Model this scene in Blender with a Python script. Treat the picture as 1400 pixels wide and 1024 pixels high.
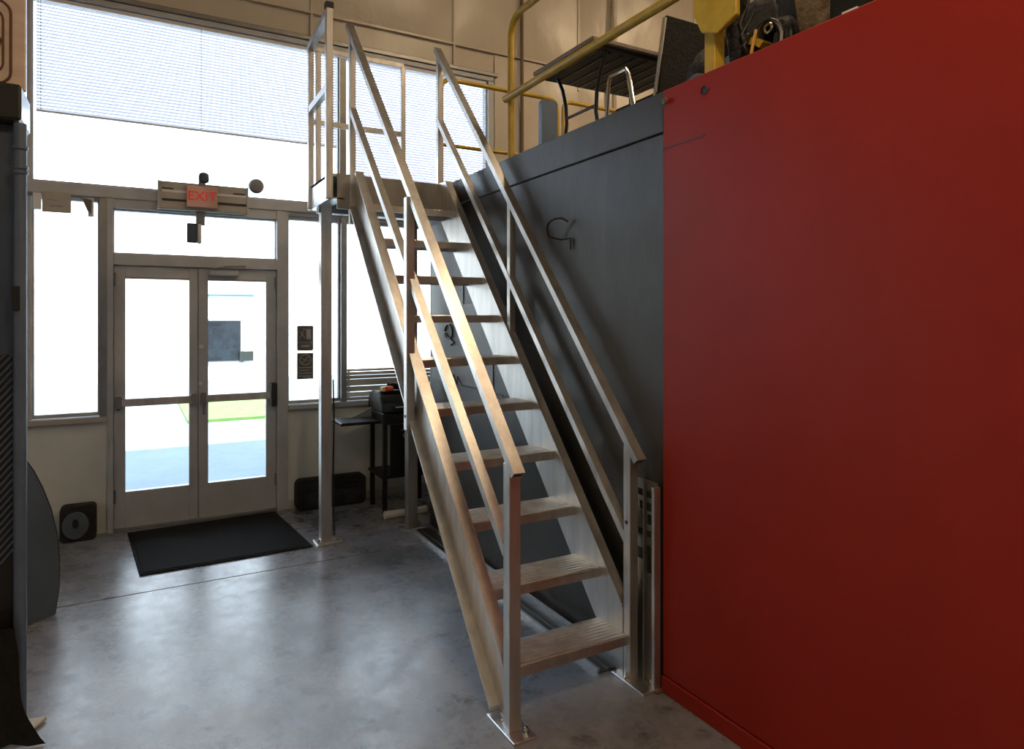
import bpy, bmesh, math, random
from mathutils import Vector, Matrix
random.seed(7)
R = math.radians
for o in list(bpy.data.objects): bpy.data.objects.remove(o)
sc = bpy.context.scene
COL = sc.collection

# ------------------------------------------------------------------ camera
cd = bpy.data.cameras.new('camera'); cam = bpy.data.objects.new('camera', cd); COL.objects.link(cam)
cam.location = (0, 0, 1.65); cam.rotation_euler = (R(90), 0, R(-29.3))
cd.sensor_width = 36; cd.lens = 917/1400*36; cd.shift_y = -(512-435)/1400
cd.clip_start = .05; cd.clip_end = 300
sc.camera = cam
# ------------------------------------------------------------------ world, sun, lamps and added fills, exposure
w = bpy.data.worlds.new('world'); sc.world = w; w.use_nodes = True
bg = w.node_tree.nodes['Background']; bg.inputs[0].default_value = (.72, .84, 1, 1); bg.inputs[1].default_value = 6.2
sd = bpy.data.lights.new('sun', 'SUN'); sd.energy = 24; sd.angle = R(.6); sd.color = (1, .95, .86)
sun = bpy.data.objects.new('sun', sd); COL.objects.link(sun)
sun.rotation_euler = (R(90-62), 0, R(-8)); sun.location = (0, -10, 14)     # high, behind the building
def lamp(x, y, z, e, size=.45, color=(1, .74, .47)):
    d = bpy.data.lights.new('bay_and_fill_light', 'AREA'); d.shape = 'DISK'; d.size = size; d.energy = e; d.color = color
    o = bpy.data.objects.new('bay_and_fill_light', d); COL.objects.link(o); o.location = (x, y, z)
lamp(3.6, 2.2, 6.2, 85); lamp(6.8, 3.0, 6.2, 120); lamp(0.95, 0.4, 4.5, 42); lamp(-1.2, -2.6, 6.2, 50); lamp(4.0, -3.5, 6.2, 60)  # lower lamp by the red wall and the rear pair are unseen added fill
sc.view_settings.view_transform = 'Standard'; sc.view_settings.look = 'None'
sc.view_settings.exposure = 0; sc.view_settings.gamma = 1; sc.view_settings.use_curve_mapping = False

# ------------------------------------------------------------------ materials
def mat(name, col, rough=.6, metal=0., var=0., vscale=8., bump=0., bscale=40., stretch=(1,1,1), col2=None, spec=.5, coords='Object', rvar=0.):
    m = bpy.data.materials.new(name); m.use_nodes = True; n = m.node_tree.nodes; l = m.node_tree.links
    p = n['Principled BSDF']; p.inputs['Base Color'].default_value = (*col, 1)
    p.inputs['Roughness'].default_value = rough; p.inputs['Metallic'].default_value = metal
    p.inputs['Specular IOR Level'].default_value = spec
    tc = n.new('ShaderNodeNewGeometry'); mp = n.new('ShaderNodeMapping'); mp.inputs['Scale'].default_value = stretch
    l.new(tc.outputs['Position'], mp.inputs[0])
    if var or col2:
        t = n.new('ShaderNodeTexNoise'); t.inputs['Scale'].default_value = vscale; t.inputs['Detail'].default_value = 8; t.inputs['Roughness'].default_value = .65
        l.new(mp.outputs[0], t.inputs[0]); r = n.new('ShaderNodeValToRGB')
        r.color_ramp.elements[0].position = .35; r.color_ramp.elements[1].position = .68
        c2 = col2 or tuple(min(1, c*(1+var)) for c in col); c1 = col if col2 else tuple(c*(1-var) for c in col)
        r.color_ramp.elements[0].color = (*c1, 1); r.color_ramp.elements[1].color = (*c2, 1)
        l.new(t.outputs[0], r.inputs[0]); l.new(r.outputs[0], p.inputs['Base Color'])
        if rvar:
            mr = n.new('ShaderNodeMapRange'); mr.inputs[3].default_value = rough-rvar; mr.inputs[4].default_value = rough+rvar
            l.new(t.outputs[0], mr.inputs[0]); l.new(mr.outputs[0], p.inputs['Roughness'])
    if bump:
        t = n.new('ShaderNodeTexNoise'); t.inputs['Scale'].default_value = bscale; t.inputs['Detail'].default_value = 5
        l.new(mp.outputs[0], t.inputs[0]); b = n.new('ShaderNodeBump'); b.inputs['Strength'].default_value = bump; b.inputs['Distance'].default_value = .02
        l.new(t.outputs[0], b.inputs['Height']); l.new(b.outputs[0], p.inputs['Normal'])
    return m
M = {}
M['alu'] = mat('brushed_aluminium', (.60, .575, .54), .40, .9, .16, 5, .05, 30, (3, 3, .4), rvar=.1)
M['alu2'] = mat('milled_aluminium_plate', (.75, .74, .74), .33, 1, .12, 20, .1, 60)
M['aludull'] = mat('dull_aluminium', (.30, .29, .275), .42, .9, .12, 8, .04, 30)
M['frame'] = mat('grey_painted_frame', (.48, .485, .49), .45, .1, .08, 6)
M['wallcream'] = mat('cream_painted_wall', (.66, .66, .60), .75, 0, .06, 3, .1, 6)
M['insul'] = mat('tan_vinyl_insulation', (.58, .51, .41), .34, 0, .05, 2, .7, 3.0, (1, 1, .7))
M['conc'] = None
M['patch'] = mat('lighter_grey_wall', (.16, .155, .145), .45, 0, .08, 4)
M['darkwall'] = mat('dark_grey_painted_sheet', (.042, .038, .033), .38, 0, 0, 2.2, .16, 9, (1, 1, .55), col2=(.064, .059, .052), rvar=.07, spec=.4)
M['red'] = mat('red_painted_sheet', (.31, .020, .010), .46, 0, .07, 1.5, .06, 2.5, rvar=.05, spec=.2)
M['redd'] = mat('dark_red_seam', (.10, .008, .006), .5)
M['yellow'] = mat('yellow_painted_steel', (.55, .36, .035), .38, 0, .12, 14, .04, 50)
M['black'] = mat('black_plastic', (.012, .012, .013), .4, 0, .2, 20)
M['blackmatt'] = mat('matt_black_fabric', (.016, .016, .018), .85, 0, .3, 30, .3, 60)
M['mat'] = mat('charcoal_ribbed_mat', (.016, .0165, .017), .95, 0, .25, 60, .5, 160, spec=.15)
M['navy'] = mat('dark_blue_grey_steel', (.045, .068, .11), .5, 0, .15, 4)
M['navyl'] = mat('blue_grey_tube', (.11, .15, .22), .42, .2, .15, 6)
M['sheet'] = mat('grey_rubber_sheet', (.085, .11, .135), .55, 0, .12, 5)
M['white'] = mat('white_plastic', (.75, .74, .72), .4)
M['grey'] = mat('grey_plastic', (.22, .22, .22), .5, 0, .1, 12)
M['tan'] = mat('tan_fixture_paint', (.42, .385, .33), .55, 0, .08, 10)
M['chrome'] = mat('chrome_tube', (.72, .70, .66), .2, 1)
M['brown'] = mat('brown_conduit', (.16, .10, .06), .5)
M['wood'] = mat('pale_painted_wood', (.68, .53, .43), .6, 0, .12, 5, .1, 14, (1, 1, 4))
M['woodb'] = mat('burnt_brown_carving', (.11, .045, .02), .6)
M['table'] = mat('table_laminate', (.25, .20, .17), .45)
M['canvas'] = mat('brown_canvas', (.15, .11, .07), .9, 0, .5, 24, .6, 60)
M['darkcanvas'] = mat('charcoal_canvas', (.03, .03, .034), .85, 0, .5, 24, .6, 60)
M['paperw'] = mat('pale_paper', (.55, .53, .48), .8)
M['orange'] = mat('orange_print', (.75, .12, .03), .5)
M['amber'] = mat('amber_print', (.75, .45, .12), .5)
M['filmdark'] = mat('dark_glossy_film', (.02, .022, .02), .25)
M['grass'] = mat('lawn_grass', (.05, .12, .022), .9, 0, 0, 6, .3, 30, col2=(.085, .155, .04))
M['pave'] = mat('concrete_paving', (.125, .17, .21), .85, 0, .08, 1.5)
M['siding'] = mat('white_siding', (.75, .76, .78), .7)
M['bluetrim'] = mat('blue_trim_paint', (.03, .10, .20), .6)
M['darkglass'] = mat('dark_window_glass', (.010, .014, .02), .15, 0, .5, 3)
M['steelin'] = mat('ceiling_sheet', (.45, .42, .36), .7)
M['signgrey'] = mat('grey_sign_face', (.13, .12, .105), .5)
M['signpale'] = mat('pale_sign_print', (.42, .39, .35), .5)
M['pink'] = mat('pale_exit_face', (.70, .42, .34), .5)
def exit_red():
    m = mat('lit_red_letters', (.7, .03, .02), .4); p = m.node_tree.nodes['Principled BSDF']
    p.inputs['Emission Color'].default_value = (1, .06, .04, 1); p.inputs['Emission Strength'].default_value = .18; return m
M['exitred'] = exit_red()
def concrete():
    m = bpy.data.materials.new('polished_grey_concrete'); m.use_nodes = True; n = m.node_tree.nodes; l = m.node_tree.links
    p = n['Principled BSDF']; g = n.new('ShaderNodeNewGeometry')
    def noise(s, d=8, r=.65, off=0):
        t = n.new('ShaderNodeTexNoise'); t.inputs['Scale'].default_value = s; t.inputs['Detail'].default_value = d; t.inputs['Roughness'].default_value = r
        mp = n.new('ShaderNodeMapping'); mp.inputs['Location'].default_value = (off, off*.7, 0); l.new(g.outputs['Position'], mp.inputs[0]); l.new(mp.outputs[0], t.inputs[0]); return t
    a = noise(1.1); ra = n.new('ShaderNodeValToRGB'); ra.color_ramp.elements[0].position = .38; ra.color_ramp.elements[1].position = .62
    ra.color_ramp.elements[0].color = (.15, .148, .155, 1); ra.color_ramp.elements[1].color = (.31, .315, .35, 1); l.new(a.outputs[0], ra.inputs[0])
    b = noise(5.5, 10, .75, 3.1); rb = n.new('ShaderNodeValToRGB'); rb.color_ramp.elements[0].position = .36; rb.color_ramp.elements[1].position = .45
    rb.color_ramp.elements[0].color = (.25, .25, .26, 1); rb.color_ramp.elements[1].color = (1, 1, 1, 1); l.new(b.outputs[0], rb.inputs[0])
    mx = n.new('ShaderNodeMix'); mx.data_type = 'RGBA'; mx.blend_type = 'MULTIPLY'; mx.inputs[0].default_value = .8
    l.new(ra.outputs[0], mx.inputs[6]); l.new(rb.outputs[0], mx.inputs[7]); l.new(mx.outputs[2], p.inputs['Base Color'])
    c = noise(4.5, 12, .8, 7); mr = n.new('ShaderNodeMapRange'); mr.inputs[1].default_value = .3; mr.inputs[2].default_value = .7; mr.inputs[3].default_value = .14; mr.inputs[4].default_value = .42
    l.new(c.outputs[0], mr.inputs[0]); l.new(mr.outputs[0], p.inputs['Roughness'])
    bu = n.new('ShaderNodeBump'); bu.inputs['Strength'].default_value = .12; bu.inputs['Distance'].default_value = .01
    l.new(c.outputs[0], bu.inputs['Height']); l.new(bu.outputs[0], p.inputs['Normal'])
    return m
M['conc'] = concrete()
def glassmat():
    m = bpy.data.materials.new('clear_glass'); m.use_nodes = True; n = m.node_tree.nodes; l = m.node_tree.links
    n.remove(n['Principled BSDF']); t = n.new('ShaderNodeBsdfTransparent'); t.inputs[0].default_value = (.97, .99, .985, 1)
    g = n.new('ShaderNodeBsdfGlossy'); g.inputs['Roughness'].default_value = .02; f = n.new('ShaderNodeFresnel'); f.inputs[0].default_value = 1.45
    x = n.new('ShaderNodeMixShader'); l.new(f.outputs[0], x.inputs[0]); l.new(t.outputs[0], x.inputs[1]); l.new(g.outputs[0], x.inputs[2])
    l.new(x.outputs[0], n['Material Output'].inputs[0]); return m
M['glass'] = glassmat()
def slatmat():
    m = bpy.data.materials.new('white_translucent_slat'); m.use_nodes = True; n = m.node_tree.nodes; l = m.node_tree.links
    n.remove(n['Principled BSDF']); d = n.new('ShaderNodeBsdfDiffuse'); d.inputs[0].default_value = (.68, .69, .78, 1)
    t = n.new('ShaderNodeBsdfTranslucent'); t.inputs[0].default_value = (.68, .69, .79, 1); x = n.new('ShaderNodeMixShader'); x.inputs[0].default_value = .55
    l.new(d.outputs[0], x.inputs[1]); l.new(t.outputs[0], x.inputs[2]); l.new(x.outputs[0], n['Material Output'].inputs[0]); return m
M['slat'] = slatmat()

# ------------------------------------------------------------------ geometry helpers (all vertices in world space)
WP = {}
def wpos(o): return WP.get(o.name, Vector((0, 0, 0))) if o else Vector((0, 0, 0))
def link(name, bm, m, parent=None, smooth=False, bevel=0., seg=1):
    bmesh.ops.recalc_face_normals(bm, faces=bm.faces)
    if bevel: bmesh.ops.bevel(bm, geom=[e for e in bm.edges if e.calc_face_angle(0) > .5], offset=bevel, segments=seg, affect='EDGES', clamp_overlap=True)
    me = bpy.data.meshes.new(name); vs = [v.co.copy() for v in bm.verts]
    lo = Vector([min(v[i] for v in vs) for i in range(3)]); hi = Vector([max(v[i] for v in vs) for i in range(3)])
    c = Vector(((lo.x+hi.x)/2, (lo.y+hi.y)/2, lo.z))
    for v in bm.verts: v.co -= c
    if smooth:
        for f in bm.faces: f.smooth = True
    bm.to_mesh(me); bm.free(); me.materials.append(M[m])
    if smooth:
        try: me.set_sharp_from_angle(angle=R(40))
        except Exception: pass
    o = bpy.data.objects.new(name, me); COL.objects.link(o)
    WP[o.name] = c
    if parent: o.parent = parent
    o.location = c - wpos(parent)
    return o
def thing(name, label, cat, loc, group=None):
    o = bpy.data.objects.new(name, None); COL.objects.link(o); o.location = loc; WP[o.name] = Vector(loc)
    o.empty_display_size = .1
    o['label'] = label; o['category'] = cat
    if group: o['group'] = group
    return o
def tag(o, label=None, cat=None, group=None, kind=None):
    for k, v in (('label', label), ('category', cat), ('group', group), ('kind', kind)):
        if v: o[k] = v
    return o
def sroot(name, loc=(0, 0, 0)):
    o = bpy.data.objects.new(name, None); COL.objects.link(o); o.location = loc; WP[o.name] = Vector(loc); o['kind'] = 'structure'; return o
def addbox(bm, x0, x1, y0, y1, z0, z1):
    v = [bm.verts.new(p) for p in [(x0,y0,z0),(x1,y0,z0),(x1,y1,z0),(x0,y1,z0),(x0,y0,z1),(x1,y0,z1),(x1,y1,z1),(x0,y1,z1)]]
    for f in [(0,3,2,1),(4,5,6,7),(0,1,5,4),(1,2,6,5),(2,3,7,6),(3,0,4,7)]: bm.faces.new([v[i] for i in f])
def box(name, x0, x1, y0, y1, z0, z1, m, parent=None, bevel=0., seg=1):
    bm = bmesh.new(); addbox(bm, x0, x1, y0, y1, z0, z1); return link(name, bm, m, parent, bevel=bevel, seg=seg)
def boxes(name, bs, m, parent=None, bevel=0.):
    bm = bmesh.new()
    for b in bs: addbox(bm, *b)
    return link(name, bm, m, parent, bevel=bevel)
def addprism(bm, pts, axis, a, b):           # pts 2D polygon in the other two axes
    def mk(p, t):
        if axis == 'x': return (t, p[0], p[1])
        if axis == 'y': return (p[0], t, p[1])
        return (p[0], p[1], t)
    A = [bm.verts.new(mk(p, a)) for p in pts]; B = [bm.verts.new(mk(p, b)) for p in pts]
    bm.faces.new(A); bm.faces.new(B[::-1]); n = len(pts)
    for i in range(n): bm.faces.new([A[i], B[i], B[(i+1) % n], A[(i+1) % n]])
def prism(name, pts, axis, a, b, m, parent=None, bevel=0., smooth=False):
    bm = bmesh.new(); addprism(bm, pts, axis, a, b); return link(name, bm, m, parent, bevel=bevel, smooth=smooth)
def addtube(bm, pts, r, n=10, closed=False):
    pts = [Vector(p) for p in pts]; rings = []; N = len(pts); rr = r if isinstance(r, (list, tuple)) else [r]*N
    u = None
    for i, p in enumerate(pts):
        if closed: d = pts[(i+1) % N]-pts[i-1]
        else: d = pts[min(i+1, N-1)]-pts[max(i-1, 0)]
        d.normalize()
        if u is None:
            u = d.orthogonal().normalized()
        else: u = (u-d*u.dot(d)).normalized()
        w_ = d.cross(u)
        rings.append([bm.verts.new(p+(u*math.cos(2*math.pi*k/n)+w_*math.sin(2*math.pi*k/n))*rr[i]) for k in range(n)])
    for i in range(N if closed else N-1):
        A = rings[i]; B = rings[(i+1) % N]
        for k in range(n): bm.faces.new([A[k], A[(k+1) % n], B[(k+1) % n], B[k]])
    if not closed: bm.faces.new(rings[0][::-1]); bm.faces.new(rings[-1])
def tube(name, pts, r, m, parent=None, n=10, closed=False):
    bm = bmesh.new(); addtube(bm, pts, r, n, closed); return link(name, bm, m, parent, smooth=True)
def arc(p, c, q, n=6):                        # quadratic corner p -> q around control c
    p, c, q = Vector(p), Vector(c), Vector(q)
    return [p*(1-t)**2+c*2*t*(1-t)+q*t*t for t in [i/n for i in range(n+1)]]
def rtube(name, p0, p1, wx, h, wall, m, parent):   # open rectangular tube running in the YZ plane
    p0, p1 = Vector(p0), Vector(p1); d = (p1-p0).normalized(); x = Vector((1, 0, 0)) if abs(d.x) < .9 else Vector((0, 1, 0)); u = d.cross(x).normalized()
    bm = bmesh.new()
    def ring(p, a, b): return [bm.verts.new(p+x*s*a/2+u*t*b/2) for s, t in ((-1,-1),(1,-1),(1,1),(-1,1))]
    oA, oB = ring(p0, wx, h), ring(p1, wx, h); iA, iB = ring(p0, wx-2*wall, h-2*wall), ring(p1, wx-2*wall, h-2*wall)
    for i in range(4):
        j = (i+1) % 4
        bm.faces.new([oA[i], oA[j], oB[j], oB[i]]); bm.faces.new([iA[j], iA[i], iB[i], iB[j]])
        bm.faces.new([oA[j], oA[i], iA[i], iA[j]]); bm.faces.new([oB[i], oB[j], iB[j], iB[i]])
    return link(name, bm, m, parent)
def lathe(name, prof, cx, cy, m, parent=None, n=20, axis='z', cz=0):
    bm = bmesh.new(); rings = []
    for r, z in prof:
        ring = []
        for k in range(n):
            a = 2*math.pi*k/n
            if axis == 'z': ring.append(bm.verts.new((cx+r*math.cos(a), cy+r*math.sin(a), z)))
            elif axis == 'y': ring.append(bm.verts.new((cx+r*math.cos(a), cy+z, cz+r*math.sin(a))))
            else: ring.append(bm.verts.new((cx+z, cy+r*math.cos(a), cz+r*math.sin(a))))
        rings.append(ring)
    for A, B in zip(rings, rings[1:]):
        for k in range(n): bm.faces.new([A[k], A[(k+1) % n], B[(k+1) % n], B[k]])
    bm.faces.new(rings[0][::-1]); bm.faces.new(rings[-1])
    return link(name, bm, m, parent, smooth=True)
def text(s, size, x, y, z, m, parent, name='lettering', depth=.004):
    c = bpy.data.curves.new(name, 'FONT'); c.body = s; c.size = size; c.extrude = depth; c.align_x = 'CENTER'; c.align_y = 'CENTER'
    t = bpy.data.objects.new('t', c); COL.objects.link(t); dg = bpy.context.evaluated_depsgraph_get()
    me = bpy.data.meshes.new_from_object(t.evaluated_get(dg)); bpy.data.objects.remove(t)
    bm = bmesh.new(); bm.from_mesh(me); mt = Matrix.Translation((x, y, z)) @ Matrix.Rotation(R(90), 4, 'X')
    bmesh.ops.transform(bm, matrix=mt, verts=bm.verts); return link(name, bm, m, parent)
def rrect(x0, x1, z0, z1, r, n=5):
    pts = []
    for cx, cz, a0 in ((x1-r, z0+r, -90), (x1-r, z1-r, 0), (x0+r, z1-r, 90), (x0+r, z0+r, 180)):
        for i in range(n+1):
            a = R(a0+90*i/n); pts.append((cx+r*math.cos(a), cz+r*math.sin(a)))
    return pts

YW = 6.02
# ------------------------------------------------------------------ room shell
fl = sroot('floor')
box('floor_slab', -3.2, 9, -7, 4.598, -.15, 0, 'conc', fl)
box('floor_slab', -3.2, 9, 4.610, YW+.14, -.15, 0, 'conc', fl)
box('joint_filler', -3.2, 9, 4.598, 4.610, -.15, -.008, 'black', fl)
tag(box('ceiling', -3.4, 9.2, -7.2, YW+.2, 6.6, 6.75, 'steelin'), kind='structure')
tag(box('wall_left', -3.4, -3.2, -7.2, YW+.2, -.15, 6.6, 'wallcream'), kind='structure')
tag(box('wall_back', -3.2, 9.0, -7.2, -7.0, -.15, 6.6, 'wallcream'), kind='structure')
tag(box('wall_right', 9.0, 9.2, -7.2, YW+.2, -.15, 6.6, 'insul'), kind='structure')
wf = sroot('wall_front', (0, YW, 0))
Y2 = YW+.16
# low wall under the windows, in panels
for a, b in ((-3.2, -.19), (1.14, 2.2), (2.2, 3.3)):
    box('wall_panel', a, b, YW, Y2, 0, .86, 'wallcream', wf)
box('wall_panel', 3.16, 9.0, YW, Y2, .86, 4.12, 'insul', wf); box('wall_panel', 3.3, 9.0, YW, Y2, 0, .86, 'wallcream', wf)
# vinyl-faced insulation above, in billowing sheets
def insul_sheet(x0, x1, z0, z1, seed):
    bm = bmesh.new(); nx, nz = max(4, int((x1-x0)*7)), max(4, int((z1-z0)*7)); g = []
    rnd = random.Random(seed)
    ph = [rnd.uniform(0, 6) for _ in range(4)]
    for j in range(nz+1):
        row = []
        for i in range(nx+1):
            s, t = i/nx, j/nz; x = x0+(x1-x0)*s; z = z0+(z1-z0)*t
            bulge = .055*math.sin(math.pi*s)**.6*math.sin(math.pi*t)**.5 if 0 < s < 1 and 0 < t < 1 else 0
            wr = .010*math.sin(9*x+5*z+ph[0])*math.sin(math.pi*s)*math.sin(math.pi*t)+.006*math.sin(21*x-13*z+ph[1])*math.sin(math.pi*s)*math.sin(math.pi*t)
            row.append(bm.verts.new((x, YW-.01-bulge-wr, z)))
        g.append(row)
    for j in range(nz):
        for i in range(nx): bm.faces.new([g[j][i], g[j][i+1], g[j+1][i+1], g[j+1][i]])
    return link('insulation_sheet', bm, 'insul', wf, smooth=True)
box('backing_panel', -3.2, 9.0, YW, Y2, 4.12, 6.6, 'insul', wf)
xs = [-3.2, -1.6, -.05, 1.35, 2.72, 4.2, 5.9, 7.5, 9.0]
for i in range(8):
    insul_sheet(xs[i], xs[i+1], 4.345, 6.6, i)
    box('seam_strip', xs[i+1]-.012, xs[i+1]+.012, YW-.022, YW, 4.12, 6.6, 'insul', wf) if i < 7 else None
box('girt', -3.2, 9, YW-.03, YW, 4.325, 4.345, 'insul', wf)
for i, (a, b) in enumerate(((3.17, 4.2), (4.2, 5.9), (5.9, 7.5), (7.5, 9.0))): insul_sheet(a, b, 2.0, 4.32, 30+i)

# ------------------------------------------------------------------ windows and door frames (glazing wall)
def glazing(name, x0, x1, z0, z1, fr=.03):
    wn = sroot(name, ((x0+x1)/2, YW+.05, z0))
    box('frame_rail', x0, x1, YW+.03, YW+.10, z0, z0+fr, 'frame', wn); box('frame_rail', x0, x1, YW+.03, YW+.10, z1-fr, z1, 'frame', wn)
    box('frame_stile', x0, x0+fr*.5, YW+.03, YW+.10, z0+fr, z1-fr, 'frame', wn); box('frame_stile', x1-fr*.5, x1, YW+.03, YW+.10, z0+fr, z1-fr, 'frame', wn)
    box('glass_pane', x0+fr*.5, x1-fr*.5, YW+.062, YW+.068, z0+fr, z1-fr, 'glass', wn); return wn
glazing('window_1', -3.2, -.70, .90, 2.57); glazing('window_2', -.67, -.24, .90, 2.57)
glazing('window_3', 1.15, 1.61, .90, 2.54); glazing('window_4', 1.66, 3.10, .90, 2.54)
glazing('window_5', -3.2, -.69, 2.66, 4.04, .02); glazing('window_6', -.67, 1.60, 2.66, 4.04, .02); glazing('window_7', 1.655, 3.10, 2.66, 4.04, .03)
glazing('window_8', -.15, 1.056, 2.15, 2.50, .012)
tr = sroot('trim_1', (0, YW, 0))
box('mullion', -.24, -.19, YW-.02, Y2-.04, .86, 2.60, 'aludull', tr)
box('jamb', -.19, -.15, YW-.03, Y2-.04, 0, 2.60, 'frame', tr)
box('jamb', 1.056, 1.10, YW-.03, Y2-.04, 0, 2.60, 'frame', tr); box('jamb_foot', 1.10, 1.15, YW-.02, Y2-.04, 0, .86, 'frame', tr); box('mullion', 1.10, 1.15, YW-.02, Y2-.04, .86, 2.60, 'frame', tr)
box('mullion', 1.61, 1.66, YW-.02, Y2-.04, .90, 2.56, 'aludull', tr)
box('mullion', 1.60, 1.655, YW-.01, Y2-.04, 2.66, 4.04, 'aludull', tr)
box('mullion', -.70, -.67, YW, Y2-.04, .9, 2.56, 'frame', tr); box('mullion', -.69, -.67, YW+.01, Y2-.04, 2.66, 4.04, 'frame', tr)
box('mullion', 3.10, 3.16, YW-.01, Y2-.04, .86, 4.12, 'frame', tr)
box('transom_bar', -3.2, 3.16, YW-.035, Y2-.04, 2.57, 2.66, 'frame', tr, .006)
box('transom_bar', -.15, 1.056, YW-.02, Y2-.04, 2.50, 2.57, 'frame', tr); box('transom_bar', 1.15, 3.1, YW-.0, Y2-.04, 2.54, 2.57, 'frame', tr)
box('transom_bar', -3.2, -.19, YW-.0, Y2-.04, 2.55, 2.57, 'frame', tr)
box('door_header', -.15, 1.056, YW-.03, Y2-.04, 2.06, 2.15, 'frame', tr, .005)
box('head_frame', -3.2, 3.16, YW-.02, Y2-.04, 4.04, 4.085, 'frame', tr, .005); box('head_frame', -3.2, 3.2, YW-.035, Y2-.04, 4.085, 4.125, 'aludull', tr, .005)
box('threshold', -.15, 1.056, YW-.05, Y2-.04, 0, .018, 'aludull', tr)
t2 = sroot('trim_2', (0, YW, .88))
box('window_sill', -3.2, -.19, YW-.045, YW+.03, .855, .90, 'tan', t2, .006); box('window_sill', 1.15, 3.1, YW-.045, YW+.03, .855, .90, 'frame', t2, .006)
tag(box('baseboard_front', 1.15, 3.2, YW-.015, YW, 0, .07, 'frame'), kind='structure')
# doors
boxes('door_stop', [(-.155, -.12, YW+.052, YW+.075, 0, 2.06), (1.03, 1.06, YW+.052, YW+.075, 0, 2.06), (-.15, 1.056, YW+.052, YW+.075, 2.02, 2.07), (.42, .47, YW+.052, YW+.06, .02, 2.06)], 'frame', tr)
def leaf(name, x0, x1, g0, g1, hinge):
    d = sroot(name, ((x0+x1)/2, YW, .02)); y0, y1 = YW, YW+.05
    box('door_stile', x0, g0, y0, y1, .02, 2.059, 'frame', d, .003); box('door_stile', g1, x1, y0, y1, .02, 2.059, 'frame', d, .003)
    box('top_rail', g0, g1, y0, y1, 1.972, 2.059, 'frame', d); box('bottom_rail', g0, g1, y0, y1, .02, .298, 'frame', d)
    box('glazing_bead', g0, g1, y0-.004, y0+.01, 1.958, 1.972, 'aludull', d)
    box('glass_pane', g0, g1, y0+.02, y0+.026, .298, 1.972, 'glass', d)
    pb = box('push_bar', x0+.02, x1-.02, y0-.045, y0-.012, .965, 1.025, 'alu', d, .006)
    for hx in (x0+.035, x1-.035): box('bar_end_cap', hx-.02, hx+.02, y0-.05, y0, .95, 1.04, 'grey', pb, .004)
    return d
dl = leaf('door_1', -.148, .443, -.069, .378, -1); dr = leaf('door_2', .447, 1.054, .520, .972, 1)
for d, hx in ((dl, -.10), (dr, 1.01)):
    for hz in (.22, 1.9): lathe('hinge_pin', [(.012, hz), (.012, hz+.1)], hx-.045 if hx < 0 else hx+.042, YW-.01, 'aludull', d, 8)
lk = lathe('lock_cylinder', [(.018, -.02), (.016, -.005), (.016, .01)], .468, YW, 'alu2', dr, 12, 'y', 1.42)
lathe('lock_cylinder', [(.015, -.02), (.013, -.005), (.013, .01)], .46, YW, 'alu2', dr, 12, 'y', 1.12)
prism('flush_bolt', rrect(.475, .50, .86, .99, .01), 'y', YW-.012, YW, 'grey', dr)
lathe('dark_knob', [(.014, -.04), (.018, -.03), (.014, 0)], -.115, YW, 'black', dl, 10, 'y', .955)
h = box('panic_latch', 1.0, 1.05, YW-.08, YW, .90, 1.10, 'black', dr, .008)
dc = box('door_closer', .52, .75, YW-.06, YW, 1.995, 2.045, 'frame', dr, .01)
tube('closer_arm', [(.56, YW-.07, 2.05), (.66, YW-.11, 2.07), (.80, YW-.05, 2.08)], .008, 'grey', dc, 6)

# ------------------------------------------------------------------ outside
tag(box('ground', -40, 40, Y2+.0, 70, -.17, -.03, 'pave'), kind='structure')
tag(box('grass', .72, 2.75, 11.8, 14.7, -.03, .02, 'grass'), 'green lawn strip beyond the glass doors', 'grass', kind='stuff')
bd = thing('building', 'white sided building across the lot seen through glass doors', 'building', (0, 20, -.03))
for k in range(16): box('siding_board', -14, 16, 20-.015*(1), 20.4, .0+k*.3-.03, .292+k*.3-.03, 'siding', bd)
box('wall', -14, 16, 20.02, 24, -.03, 4.8, 'siding', bd)
wn = box('window', 1.62, 2.62, 19.93, 20.0, .42, 1.64, 'grey', bd); box('pane', 1.70, 2.54, 19.915, 19.93, .48, 1.58, 'darkglass', wn)
box('wall_unit', 2.5, 2.85, 19.7, 20, .47, .74, 'filmdark', bd, .01); box('blue_trim', 1.6, 2.9, 19.95, 20, 2.26, 2.31, 'bluetrim', bd)

# ------------------------------------------------------------------ blinds in the upper windows
def blind(x0, x1, zb, label, nm='window_blind'):
    t = thing(nm, label, 'blind', ((x0+x1)/2, YW+.0, zb), 'mini blinds of the upper windows')
    box('head_rail', x0, x1, YW+.0, YW+.028, 4.005, 4.035, 'white', t)
    box('bottom_rail', x0, x1, YW+.004, YW+.024, zb-.012, zb, 'white', t)
    bm = bmesh.new(); z = zb+.012
    while z < 4.0:
        c, s = .0125*math.cos(R(63)), .0125*math.sin(R(63)); y = YW+.014
        v = [bm.verts.new(p) for p in ((x0, y-c, z-s), (x1, y-c, z-s), (x1, y, z+.0015), (x0, y, z+.0015), (x1, y+c, z+s), (x0, y+c, z+s))]
        bm.faces.new([v[0], v[1], v[2], v[3]]); bm.faces.new([v[3], v[2], v[4], v[5]]); z += .0245
    o = link('slats', bm, 'slat', t); o['kind'] = 'stuff'
    n = max(2, int((x1-x0)/.9)+1)
    for k in range(n):
        x = x0+.03+(x1-x0-.06)*k/(n-1); tube('ladder_cord', [(x, YW-.001, zb), (x, YW-.001, 4.01)], .002, 'grey', t, 5)
blind(-3.1, -.72, 3.19, 'white mini blind at far left of the upper window')
blind(-.64, 1.575, 3.19, 'wide white mini blind half lowered above the exit doors')
blind(1.68, 3.08, 2.73, 'white mini blind in the upper window behind the stair landing')

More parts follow.
